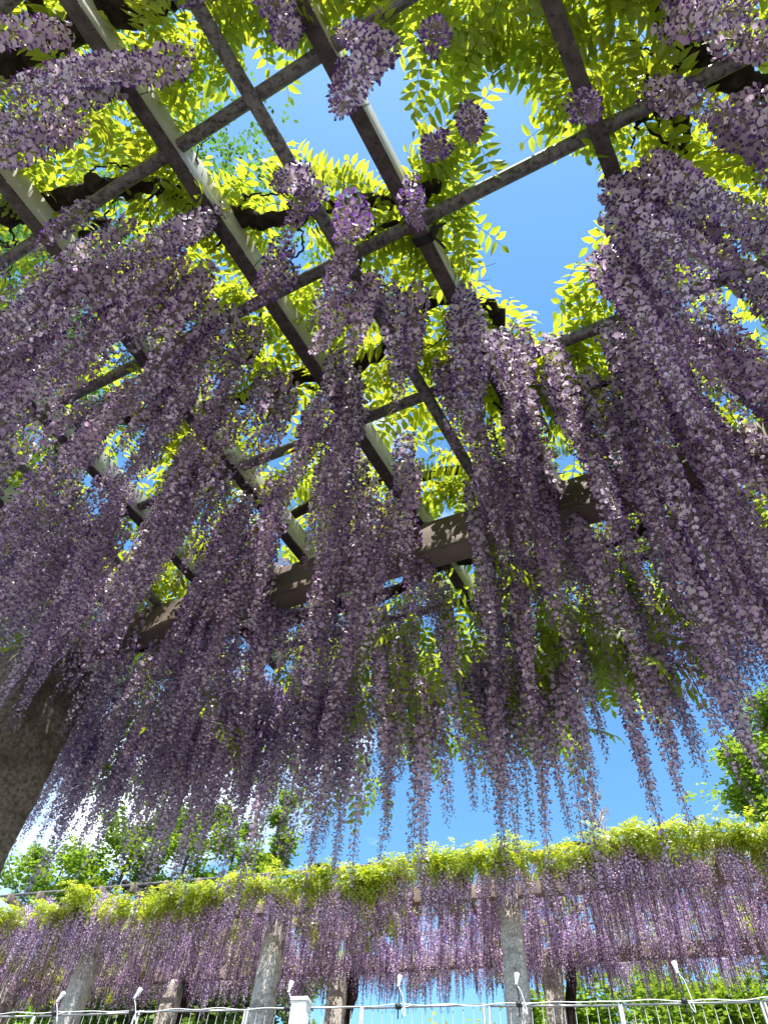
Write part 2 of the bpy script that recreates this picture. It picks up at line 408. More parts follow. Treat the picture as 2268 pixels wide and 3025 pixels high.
def bud(acc, B, o, r, size, hi):
    d = o * 0.8 - UP * r.uniform(0.2, 0.9); d /= np.linalg.norm(d)
    sd = np.cross(UP, o); kt = np.cross(sd, d); L = 0.0125 * size; w = 0.0036 * size
    c = C_BUD * r.uniform(0.8, 1.5)
    V = [B, B + d * L * 0.55 + sd * w, B + d * L * 0.55 + kt * w, B + d * L * 0.55 - sd * w, B + d * L * 0.55 - kt * w, B + d * L]
    F = [(0, 1, 2), (0, 2, 3), (0, 3, 4), (0, 4, 1), (5, 2, 1), (5, 3, 2), (5, 4, 3), (5, 1, 4)]
    if not hi: V = [B, B + d * L * 0.5 + sd * w * 1.3, B + d * L, B + d * L * 0.5 - sd * w * 1.3]; F = QT
    acc.add(V, F, c)

def raceme(L, n, seed, hi=True, rmax=0.031, young=0.0, fsize=1.0):
    """returns (flowers V,F,T), stem path; hangs from the origin down to -L"""
    r = np.random.default_rng(seed); acc = Acc()
    sway = r.normal(0, 0.03, 2); ph = r.uniform(0, 6.28)
    def stem(f): return np.array([sway[0] * f * f + 0.012 * math.sin(3 * f + ph), sway[1] * f * f + 0.012 * math.cos(2.4 * f + ph), -L * f]) - np.array([0.012 * math.sin(ph), 0.012 * math.cos(ph), 0])
    full = r.uniform(0.32, 0.5) - young * 0.2
    for i in range(n):
        q = (i + r.uniform(0, 1)) / n
        f = 0.03 + 0.97 * q ** 1.06
        a = i * 2.39996 + r.normal(0, 0.35)
        o = np.array([math.cos(a), math.sin(a), r.normal(0.0, 0.12)]); o /= np.linalg.norm(o)
        mat_ = np.clip((f - full) / (1 - full), 0, 1)
        sz = (1 - 0.55 * mat_) * r.uniform(0.85, 1.12) * fsize
        if f < 0.1: sz *= 0.8
        pl = rmax * (1 - 0.72 * mat_) * r.uniform(0.65, 1.15)
        A = stem(f); B = A + o * pl + UP * (0.006 - 0.012 * mat_)
        pw = 0.0007 if hi else 0.001; sd = np.cross(UP, o)
        acc.add([A - sd * pw, A + sd * pw, B + sd * pw, B - sd * pw], QT, C_PED if mat_ < 0.8 else C_PED * 1.2)
        if r.uniform() < mat_ ** 2.2 * 0.85 + young * 0.2: bud(acc, B, o, r, 0.75 + 0.7 * (1 - mat_), hi)
        elif not (mat_ > 0.3 and r.uniform() < 0.12): floret(acc, B, o, r, sz, hi)
    path = np.array([stem(f) for f in np.linspace(-0.06, 1.0, 9)])
    return acc.arrays(), path

KINDS = [(0.34, 90), (0.38, 100), (0.5, 135), (0.55, 150), (0.66, 172), (0.72, 185), (0.8, 205), (0.86, 215), (0.92, 225), (0.98, 235), (1.05, 245), (1.12, 255)]
RAC = []
for k, (L, n) in enumerate(KINDS):
    geo, path = raceme(L, n, 100 + k, True, rmax=0.031 + 0.003 * (k % 3), young=(0.25 if k % 4 == 1 else 0))
    fm = mesh_np('florets', *geo[:2], M['petal'], geo[2])
    sv, sf = tube_geo(path, np.linspace(0.0028, 0.0009, len(path)), 5)
    sm = mesh_np('flower_stem', sv, sf, M['stem'], smooth=True)
    lo, _ = raceme(L, int(n * 0.95), 300 + k, False, rmax=0.033)
    RAC.append((L, fm, sm, lo))
LEN = np.array([q[0] for q in RAC])

# tops of the racemes on the pergola: (along rafters, along pipes, how many, spread, length)
CLUST = [(-0.32, -0.76, 3, 0.06, 0.85), (-0.37, -0.9, 3, 0.07, 0.85), (-0.48, -1.0, 1, 0.05, 0.8), (-0.31, -1.03, 2, 0.05, 0.7), (-0.34, -1.18, 3, 0.07, 0.8), (-0.45, -1.27, 2, 0.06, 0.8), (-0.37, -0.56, 2, 0.05, 0.45), (-0.22, -0.38, 2, 0.04, 0.55), (-0.26, -0.4, 1, 0.03, 0.5), (-0.05, -0.13, 1, 0.02, 1.05), (-0.04, -0.19, 1, 0.02, 0.95), (-0.04, -0.31, 1, 0.02, 0.6), (-0.02, -0.3, 1, 0.02, 0.45), (0.01, -0.02, 1, 0.0, 0.45), (-0.16, -1.29, 2, 0.04, 0.5), (0.19, -0.55, 3, 0.025, 0.55), (0.29, -0.46, 3, 0.025, 0.6), (0.42, -0.58, 3, 0.03, 0.6), (0.37, -0.75, 3, 0.03, 0.55), (0.29, -0.25, 1, 0.02, 0.5), (0.23, -0.02, 1, 0.01, 0.55), (0.25, -0.11, 1, 0.01, 0.35), (0.36, 0.27, 1, 0.01, 0.42), (0.23, 0.59, 2, 0.04, 0.5), (0.33, 0.60, 2, 0.03, 0.7), (0.34, 0.75, 1, 0.04, 0.7), (0.4, 0.48, 2, 0.03, 0.75), (0.5, 0.62, 2, 0.05, 0.8), (0.6, 0.72, 3, 0.07, 0.8), (0.62, 0.3, 4, 0.03, 1.0), (0.72, 0.32, 4, 0.04, 1.05), (0.65, 0.41, 4, 0.08, 0.9), (0.65, 0.55, 4, 0.1, 0.9), (0.8, 0.65, 5, 0.1, 0.9), (0.85, 0.22, 4, 0.03, 1.0), (0.9, 0.3, 5, 0.08, 1.0), (0.87, 0.46, 5, 0.1, 1.0), (1.03, 0.59, 5, 0.1, 1.0), (1.06, 0.16, 3, 0.04, 0.9), (1.12, 0.29, 5, 0.08, 1.0), (1.24, 0.48, 6, 0.1, 1.0), (0.57, -0.54, 4, 0.05, 0.8), (0.65, -0.42, 2, 0.03, 0.75), (0.69, -0.51, 2, 0.04, 0.7), (0.77, -0.28, 3, 0.03, 0.9), (0.89, -0.29, 3, 0.05, 0.8), (1.05, -0.09, 2, 0.025, 0.85), (0.8, -0.39, 1, 0.02, 0.35), (1.0, -0.41, 2, 0.04, 0.6), (1.19, -0.04, 4, 0.06, 0.8), (1.19, -0.24, 3, 0.05, 0.8), (1.27, 0.09, 5, 0.07, 0.9), (1.39, 0.26, 5, 0.08, 0.9), (1.55, 0.43, 6, 0.1, 1.0), (0.1, -1.0, 5, 0.06, 0.9), (0.1, -1.14, 5, 0.07, 0.9), (0.09, -1.32, 5, 0.08, 0.9), (0.09, -1.53, 4, 0.07, 0.85), (0.1, -1.78, 3, 0.06, 0.85), (0.06, -1.98, 3, 0.07, 0.8), (0.26, -1.16, 5, 0.07, 0.9), (0.26, -1.38, 5, 0.08, 0.9), (0.24, -1.61, 5, 0.09, 0.9), (0.17, -1.87, 5, 0.1, 0.9), (0.12, -2.08, 5, 0.1, 0.9), (0.44, -1.17, 5, 0.06, 0.85), (0.57, -1.08, 4, 0.06, 0.8), (0.52, -1.4, 5, 0.08, 0.9), (0.48, -1.68, 5, 0.1, 0.9), (0.41, -1.96, 5, 0.1, 0.9), (0.35, -2.28, 5, 0.1, 0.9), (0.74, -1.1, 3, 0.05, 0.7), (0.76, -1.23, 3, 0.06, 0.7), (0.74, -1.43, 3, 0.06, 0.7), (0.91, -1.05, 4, 0.06, 0.75), (0.77, -0.83, 4, 0.06, 0.75), (1.01, -0.93, 5, 0.08, 0.8)]
tops = []
for s, t, n, sp, L in CLUST:
    for _ in range(max(1, int(round(n * 0.66)))):
        tops.append((s + rng.normal(0, sp), t + rng.normal(0, sp), rng.uniform(0.0, 0.1), L * rng.uniform(0.82, 1.1)))
# the thick flowering edge over and beyond the girder
for _ in range(330):
    s = rng.uniform(0.95, 2.5); t = rng.uniform(-4.0, 0.85)
    if (s < 1.7 and t < -3.0) or (s < 1.15 and t > -1.5): continue
    if abs(s - 1.05) < 0.18 and abs(t + 1.95) < 0.3 and rng.uniform() < 0.8: continue
    tops.append((s, t, rng.uniform(-0.02, 0.12), rng.uniform(0.5, 0.92) * (0.66 if s > 1.75 and t > -2.1 else 1.0)))
for _ in range(55):
    tops.append((rng.uniform(0.95, 1.75), rng.uniform(-2.3, -0.15), rng.uniform(-0.02, 0.1), rng.uniform(0.5, 0.85)))
for _ in range(62):
    tops.append((rng.uniform(1.3, 2.5), rng.uniform(0.0, 1.0), rng.uniform(-0.05, 0.1), rng.uniform(0.7, 1.15)))
for _ in range(30):
    tops.append((rng.uniform(1.7, 2.5), rng.uniform(-3.9, -2.0), rng.uniform(-0.05, 0.1), rng.uniform(0.7, 1.0)))
for _ in range(78):
    t = rng.uniform(-4.0, 0.9) if rng.uniform() < 0.7 else rng.uniform(-4.0, -2.0)
    tops.append((rng.uniform(2.25, 2.62), t, rng.uniform(-0.1, 0.1), rng.uniform(0.72, 1.18)))
for t in np.linspace(-3.4, 0.6, 74):
    tops.append((rng.uniform(2.38, 2.68), t + rng.normal(0, 0.03), rng.uniform(-0.08, 0.08), rng.uniform(0.6, 1.16)))
for _ in range(70):
    tops.append((rng.uniform(1.75, 2.6), rng.uniform(-2.6, 0.4), rng.uniform(-0.05, 0.1), rng.uniform(0.55, 0.95)))
for _ in range(70):
    tops.append((rng.uniform(0.55, 1.5), rng.uniform(-3.3, -1.35), rng.uniform(-0.02, 0.1), rng.uniform(0.55, 0.95)))
tops = np.array(tops)
win = (tops[:, 0] > 1.08) & (tops[:, 0] < 1.63) & (np.min(np.abs((tops[:, 1] / tops[:, 0])[:, None] - np.array([-1.03, -0.5, -1.55])), axis=1) < 0.085)
tops = tops[~(win & (rng.uniform(0, 1, len(tops)) < 0.85))]      # open places where the girder shows
edge = (tops[:, 0] > 1.9) & (tops[:, 1] > 0.0); tops[edge, 3] *= 0.82
pos = np.array([pp(a, b, c) for a, b, c, _ in tops])

VB = pp(-1.35, -2.75, 0); VB[2] = 0
vine = empty('wisteria_vine', tuple(VB), 'lilac wisteria with long hanging racemes and yellow-green leaves on the pergola overhead', 'wisteria')
# the 300 that show largest are parts of their own
mid = pos - np.array([0, 0, 1]) * tops[:, 3:4] * 0.5 - np.array([0, 0, CAM_Z])
cc = np.stack([mid @ np.array(right), mid @ np.array(upv), mid @ np.array(fwd)], 1)
inview = (cc[:, 2] > 0.2) & (np.abs(cc[:, 0] / cc[:, 2]) < 0.62) & (np.abs(cc[:, 1] / cc[:, 2]) < 0.82)
score = np.where(inview, tops[:, 3] / np.linalg.norm(mid, axis=1), -1 + tops[:, 3] / 100)
order = np.argsort(-score); single = order[:300]; rest = order[300:]
for i in single:
    k = int(np.argmin(np.abs(LEN - tops[i, 3]) + rng.uniform(0, 0.06, len(LEN))))
    sc = tops[i, 3] / LEN[k]
    o = obj('raceme', RAC[k][1], vine, tuple(pos[i] - VB))
    o.rotation_euler = (rng.normal(0, 0.03), rng.normal(0, 0.03), rng.uniform(0, 6.28)); o.scale = (rng.uniform(0.95, 1.12),) * 2 + (sc,)
    obj('flower_stem', RAC[k][2], o)
if len(rest):
    which = np.array([int(np.argmin(np.abs(LEN - tops[i, 3]))) for i in rest])
    mats = rot_mats(len(rest), rng); 
    V, F, T = scatter([q[3] for q in RAC], which, mats, pos[rest] - VB)
    o = obj('raceme_mass', mesh_np('raceme_mass', V, F, M['petal'], T), vine); o['kind'] = 'stuff'

# ------------------------------------------------------------------ wisteria wood
def limb(name, pts, r0, r1, parent, org, seed, off=0.2, k=10, mat='bark', rough=0.1):
    P = smooth_path([pp(s, t, off + 0.05 * math.sin(seed + 1.7 * i)) for i, (s, t) in enumerate(pts)], 7)
    rr = np.random.default_rng(seed); P = P + rr.normal(0, 0.006, P.shape)
    R = np.linspace(r0, r1, len(P)) * (1 + 0.12 * np.sin(np.linspace(0, 17, len(P)) + seed))
    V, F = tube_geo(P - org, R, k, rough, seed)
    return obj(name, mesh_np(name, V, F, M[mat], smooth=True), parent)
trunkP = smooth_path([VB + np.array([0, 0, -0.05]), VB + np.array([0.12, 0.1, 1.0]), VB + np.array([-0.05, 0.05, 2.2]), VB + np.array([0.1, -0.02, 3.2]), pp(-1.1, -2.4, 0.25), pp(-0.75, -1.75, 0.24), pp(-0.6, -1.3, 0.22)], 8)
V, F = tube_geo(trunkP - VB, np.linspace(0.13, 0.06, len(trunkP)), 14, 0.08, 3)
obj('trunk', mesh_np('trunk', V, F, M['bark'], smooth=True), vine)
LIMBS = [([(-0.6, -1.3), (-0.57, -1.07), (-0.54, -0.91), (-0.49, -0.76), (-0.55, -0.6), (-0.7, -0.3)], 0.055, 0.045, 0.2),
 ([(-0.6, -1.16), (-0.67, -1.12), (-0.75, -1.07), (-0.95, -1.0)], 0.03, 0.025, 0.2),
 ([(0.0, 0.5), (0.15, 0.58), (0.28, 0.6), (0.38, 0.63), (0.51, 0.71), (0.6, 0.82), (0.7, 1.0)], 0.045, 0.042, 0.2),
 ([(-0.5, -2.1), (-0.31, -1.84), (-0.23, -1.69), (-0.17, -1.4), (-0.11, -1.22), (-0.06, -1.13), (0.04, -1.07), (0.16, -0.92), (0.24, -0.76), (0.3, -0.55), (0.36, -0.38), (0.38, -0.21)], 0.044, 0.022, 0.16),
 ([(0.5, -2.3), (0.69, -1.93), (0.73, -1.73), (0.75, -1.58), (0.79, -1.4), (0.81, -1.21), (0.84, -1.01), (0.87, -0.87), (0.83, -0.62), (0.77, -0.41), (0.87, -0.24), (1.0, -0.24)], 0.04, 0.022, 0.17),
 ([(-0.05, -1.53), (-0.07, -1.47), (-0.06, -1.41), (-0.02, -1.4), (0.02, -1.43)], 0.014, 0.01, 0.16),
 ([(0.57, -1.39), (0.65, -1.32), (0.66, -1.24), (0.59, -1.15), (0.5, -1.09)], 0.012, 0.007, 0.2),
 ([(0.51, 0.49), (0.48, 0.37), (0.47, 0.29)], 0.012, 0.008, 0.18),
 ([(0.38, 0.63), (0.46, 0.5), (0.52, 0.53), (0.58, 0.56), (0.63, 0.53)], 0.022, 0.013, 0.16),
 ([(0.84, -0.59), (0.97, -0.66), (1.06, -0.49), (1.31, -0.38)], 0.022, 0.016, 0.2),
 ([(1.0, -0.24), (1.16, -0.23), (1.42, -0.22), (1.34, -0.07), (1.33, 0.1)], 0.025, 0.02, 0.2),
 ([(0.28, -2.45), (0.21, -2.25), (0.22, -2.01)], 0.03, 0.026, 0.2),
 ([(0.66, -2.48), (0.75, -2.43), (0.74, -2.23)], 0.03, 0.025, 0.2),
 ([(0.38, -0.21), (0.44, -0.34), (0.42, -0.45), (0.45, -0.55), (0.56, -0.65)], 0.011, 0.006, 0.16),
 ([(1.9, -3.2), (1.95, -2.3), (2.0, -1.4), (1.95, -0.9), (2.05, -0.6), (2.0, 0.2)], 0.035, 0.026, 0.06),
 ([(1.4, -2.4), (1.5, -1.9), (1.45, -1.3), (1.55, -0.7)], 0.026, 0.02, 0.2)]
for i, (pts, r0, r1, off) in enumerate(LIMBS):
    limb('limb' if r0 > 0.03 else 'branch', pts, r0, r1, vine, VB, 20 + i, off)
# a few bare twigs curling off the limbs
for i in range(44):
    pts, r0, r1, off = LIMBS[RND.choice([2, 3, 3, 3, 4, 4, 8, 9, 10])]
    s, t = RND.choice(pts[1:]); a = RND.uniform(0, 6.28); P = [(s, t)]
    for j in range(4):
        a += RND.uniform(-0.9, 0.9); P.append((P[-1][0] + 0.075 * math.cos(a), P[-1][1] + 0.075 * math.sin(a)))
    limb('twig', P, 0.006, 0.002, vine, VB, 60 + i, off - RND.uniform(-0.05, 0.05), 6, rough=0.03)

# ------------------------------------------------------------------ wisteria leaves
def leaflet(acc, B, d, nrm, L, w, col):
    sd = np.cross(nrm, d); sd /= np.linalg.norm(sd) + 1e-9
    up = nrm
    V = [B, B + d * 0.32 * L + sd * w * 0.92 + up * w * 0.22, B + d * 0.32 * L - sd * w * 0.92 + up * w * 0.22, B + d * 0.36 * L, B + d * 0.66 * L + sd * w * 0.72 + up * w * 0.16, B + d * 0.66 * L - sd * w * 0.72 + up * w * 0.16, B + d * L - up * L * 0.1]
    F = [(0, 3, 1), (0, 2, 3), (1, 3, 4), (3, 2, 5), (4, 3, 6), (3, 5, 6)]
    T = np.array([col * 0.9] + [col * 1.04] * 2 + [col * 0.86] + [col * 1.02] * 2 + [col])
    acc.add(V, F, T)

def compound_leaf(L, npair, seed, lw=0.0115, ll=0.056, simple=False, droop=0.6):
    """pinnate leaf growing from the origin along +X and drooping"""
    r = np.random.default_rng(seed); acc = Acc()
    col0 = np.array([0.37, 0.48, 0.035])
    def ra(f): return np.array([L * f * (1 - 0.18 * droop * f * f), 0.03 * L * math.sin(4 * f + seed), -droop * L * 0.5 * f ** 2.0])
    pts = np.array([ra(f) for f in np.linspace(0, 1, 6)])
    if not simple: acc.add(*tube_geo(pts, np.linspace(0.0014, 0.0006, 6), 3, cap=False), col0 * 0.6)
    for i in range(npair + 1):
        f = 0.22 + 0.78 * i / npair
        P = ra(f); T = ra(min(1.02, f + 0.02)) - ra(f - 0.02); T /= np.linalg.norm(T)
        sd = np.cross(UP, T); sd /= np.linalg.norm(sd); nz = np.cross(T, sd)
        prof = 0.75 + 0.4 * math.sin(math.pi * min(1, f * 0.9))
        for sg in ((-1, 1) if i < npair else (0,)):
            d = T * (0.55 if sg else 1.0) + sd * sg * r.uniform(0.75, 1.0) - nz * r.uniform(0.0, 0.45) + r.normal(0, 0.07, 3); d /= np.linalg.norm(d)
            c = col0 * r.uniform(0.82, 1.12)
            nn = nz + r.normal(0, 0.16, 3)
            if simple:
                s2 = np.cross(nn, d); s2 /= np.linalg.norm(s2); l2 = ll * prof
                acc.add([P, P + d * l2 * 0.5 + s2 * lw * 1.2, P + d * l2, P + d * l2 * 0.5 - s2 * lw * 1.2], QT, c)
            else: leaflet(acc, P, d, nn, ll * prof * r.uniform(0.85, 1.12), lw * prof * r.uniform(0.9, 1.15), c)
    return acc.arrays()
LEAF = [compound_leaf(L, npair, 500 + i, droop=dr) for i, (L, npair, dr) in enumerate([(0.25, 6, 0.4), (0.28, 6, 0.7), (0.22, 5, 0.3), (0.3, 7, 0.9), (0.2, 5, 0.6), (0.26, 6, 1.1)])]
leaf_mats = [mesh_np('compound_leaf', V, F, M['leaf'], T) for V, F, T in LEAF]

def inside(poly, x, y):
    c = False; n = len(poly)
    for i in range(n):
        x1, y1 = poly[i]; x2, y2 = poly[(i + 1) % n]
        if (y1 > y) != (y2 > y) and x < (x2 - x1) * (y - y1) / (y2 - y1) + x1: c = not c
    return c
GAPS = [[(-0.09, -0.88), (-0.16, -0.63), (-0.08, -0.42), (0.04, -0.25), (0.24, -0.33), (0.22, -0.45), (0.05, -0.6), (-0.03, -0.73), (0.05, -0.92)],
        [(0.7, -0.11), (0.54, -0.11), (0.49, 0.02), (0.51, 0.13), (0.63, 0.24), (0.75, 0.21), (0.84, 0.03), (1.06, -0.07), (1.0, -0.14)],
        [(0.2, 0.03), (0.25, 0.16), (0.38, 0.08), (0.43, 0.01), (0.33, -0.01)]]
for G in GAPS:
    gx, gy = np.mean([p[0] for p in G]), np.mean([p[1] for p in G])
    G[:] = [(gx + 1.25 * (a - gx), gy + 1.25 * (b - gy)) for a, b in G]
def frame(d, roll, r):
    """rotation whose X axis is d, Z close to up"""
    d = d / np.linalg.norm(d); y = np.cross(UP, d); y /= np.linalg.norm(y) + 1e-9; z = np.cross(d, y)
    c, s = math.cos(roll), math.sin(roll); return np.stack([d, c * y + s * z, -s * y + c * z], 1)
lm, ll_, lt, lw_, lst = [], [], [], [], []
def add_leaf(P, d, roll, scale, tint, st_):
    lm.append(frame(d, roll, rng) * scale); ll_.append(P); lt.append(tint); lw_.append(int(rng.integers(0, len(LEAF)))); lst.append(st_)
def shoot(s, t, o, a, n, length, gap=True, slope=0.0, yellow=1.0):
    for i in range(n):
        q = i / max(1, n - 1)
        s2 = s + math.cos(a) * length * q; t2 = t + math.sin(a) * length * q; o2 = o + slope * length * q
        side = 1 if i % 2 else -1
        aa = a + side * rng.uniform(0.5, 1.3) * (1 - 0.5 * q) + rng.normal(0, 0.2)
        # the leaf blade must not cross an open patch
        kf = (H0 + 0.3) / (H0 + o2)
        if gap and any(inside(G, kf * (s2 + q2 * math.cos(aa)), kf * (t2 + q2 * math.sin(aa))) for G in GAPS for q2 in (0, 0.1, 0.2)): continue
        d = Uv * math.cos(aa) + Vv * math.sin(aa) + UP * rng.uniform(-0.55, 0.3)
        hue = rng.uniform(0, 1)
        tint = np.array([0.95 + 0.25 * hue, 1.0 + 0.08 * hue, 1.0]) * rng.uniform(0.8, 1.1) * np.array([yellow, 1, 1])
        add_leaf(pp(s2, t2, o2), d, rng.normal(0, 0.35), rng.uniform(0.8, 1.15), tint, (s2, t2))
for _ in range(590):
    s = rng.uniform(-1.5, 2.5); t = rng.uniform(-4.3, 1.7)
    shoot(s, t, rng.uniform(0.14, 0.42), rng.uniform(0, 6.28), int(rng.integers(6, 10)), rng.uniform(0.25, 0.5))
# sprays round the open patches of sky
for G in GAPS:
    cx, cy_ = np.mean([p[0] for p in G]), np.mean([p[1] for p in G])
    for k in range(len(G)):
        for f in (0.0, 0.5):
            x = G[k][0] * (1 - f) + G[(k + 1) % len(G)][0] * f; y = G[k][1] * (1 - f) + G[(k + 1) % len(G)][1] * f
            dx, dy = x - cx, y - cy_; nn = math.hypot(dx, dy) + 1e-6
            for j in range(2):
                a = math.atan2(-dy, -dx) + rng.normal(0, 0.7)
                shoot(x + dx / nn * rng.uniform(0.2, 0.34), y + dy / nn * rng.uniform(0.2, 0.34), rng.uniform(0.12, 0.3), a, 5, 0.2)
# foliage that spills over the outer edge
for _ in range(76):
    shoot(rng.uniform(1.9, 2.62), rng.uniform(-4.0, 1.0) if rng.uniform() < 0.6 else rng.uniform(-1.6, -0.3), rng.uniform(-0.12, 0.2), rng.normal(0.2, 0.8), 6, 0.3, False, -1.2, 0.85)
lm = np.array(lm); ll_ = np.array(ll_); lt = np.array(lt); lw_ = np.array(lw_)
# the 300 leaves that show largest (not behind racemes: over the open part) as parts, the others as one mass
d0 = np.linalg.norm(ll_ - np.array([0, 0, CAM_Z]), axis=1)
lst = np.array(lst)
openness = ((lst[:, 0] > -0.5) & (lst[:, 0] < 1.0) & (lst[:, 1] > -1.2) & (lst[:, 1] < 0.5)).astype(float)
hgt = (ll_ - ORG) @ Nv
order = np.argsort(-(openness * 3 - d0 - hgt)); one = order[:300]; rest = order[300:]
for i in one:
    o = obj('compound_leaf', leaf_mats[lw_[i]], vine)
    mm = Matrix(lm[i].tolist()).to_4x4(); mm.translation = Vector((ll_[i] - VB).tolist()); o.matrix_local = mm
V, F, T = scatter(LEAF, lw_[rest], lm[rest], ll_[rest] - VB, lt[rest])
o = obj('leaf_mass', mesh_np('leaf_mass', V, F, M['leaf'], T), vine); o['kind'] = 'stuff'

# ------------------------------------------------------------------ far pergola on the terrace
PA = math.radians(21.0)
PN = np.array([math.sin(PA), math.cos(PA), 0]); PT = np.array([math.cos(PA), -math.sin(PA), 0])
GB = CAM_Z + 5.32                                # underside of the far girders
def fp(d, w, z): return PN * d + PT * w + np.array([0, 0, z])
FB = fp(11.1, -3.4, TERR)
farp = empty('pergola', tuple(FB), 'long pergola of tan beams and granite columns standing behind the metal fence', 'pergola')
COLW = [-12.6, -8.75, -5.35, -1.45, 2.75, 6.8]
for i, w in enumerate(COLW):
    stone_column('column', fp(11.1, w, TERR - 0.05), GB, 0.155, 0.14, PT, PN, farp, FB, 70 + i, 0.12)
    stone_column('column', fp(13.5, w + 0.3, TERR - 0.05), GB, 0.155, 0.14, PT, PN, farp, FB, 90 + i, 0.12)
for d in (11.1, 13.5):
    for a, b in zip(COLW[:-1], COLW[1:]):
        bevel_box('girder', fp(d, (a + b) / 2, GB + 0.112), PT * ((b - a) / 2 - 0.004), PN * 0.07, UP * 0.11, M['tan_beam'], farp, 0.008, FB)
for w in np.arange(-12.4, 6.9, 0.64):
    bevel_box('rafter', fp(12.42, w, GB + 0.224 + 0.075), PT * 0.03, PN * 2.0, UP * 0.073, M['tan_beam'], farp, 0.006, FB)
for d in (10.55, 11.6, 12.3, 13.0, 14.1):
    pipe('pipe', fp(d, -12.6, GB + 0.4), fp(d, 7.0, GB + 0.4), 0.024, farp, FB, k=8)

FRAC = []
for k, (L, n) in enumerate([(0.6, 52), (0.75, 62), (0.9, 74), (1.05, 84)]):
    (V, F, T), path = raceme(L, n, 700 + k, False, rmax=0.042, fsize=1.55)
    sv, sf = tube_geo(path, 0.005, 4); sv[:, :2] *= 1.0
    T = T * np.array([1.22, 1.2, 1.18])
    FRAC.append((np.vstack([V, sv]), np.vstack([F, sf + len(V)]), np.vstack([T, np.tile([0.16, 0.13, 0.1], (len(sv), 1))])))
FRM = [mesh_np('raceme', V, F, M['petal_far'], T) for V, F, T in FRAC]
FLEAF = [compound_leaf(L, 5, 800 + i, lw=0.013, ll=0.075, simple=True, droop=dr) for i, (L, dr) in enumerate([(0.28, 1.0), (0.3, 1.5), (0.24, 0.7)])]
def sag(w): return float(np.interp(w, [-13, -9, -3, -1.5, 6], [-0.72, -0.52, -0.34, -0.2, -0.18])) + 0.08 * math.sin(1.9 * w) + 0.05 * math.sin(4.3 * w + 1)
vines = [(-13.0, -7.1, 'wisteria curtain on the far pergola running to where bare rafter ends stick out', -8.4),
         (-7.1, -1.9, 'wisteria on the far pergola over the bay behind the white fence post', -4.95),
         (-1.9, 3.3, 'wisteria on the far pergola along the most exposed stretch of tan beam', -0.95)]
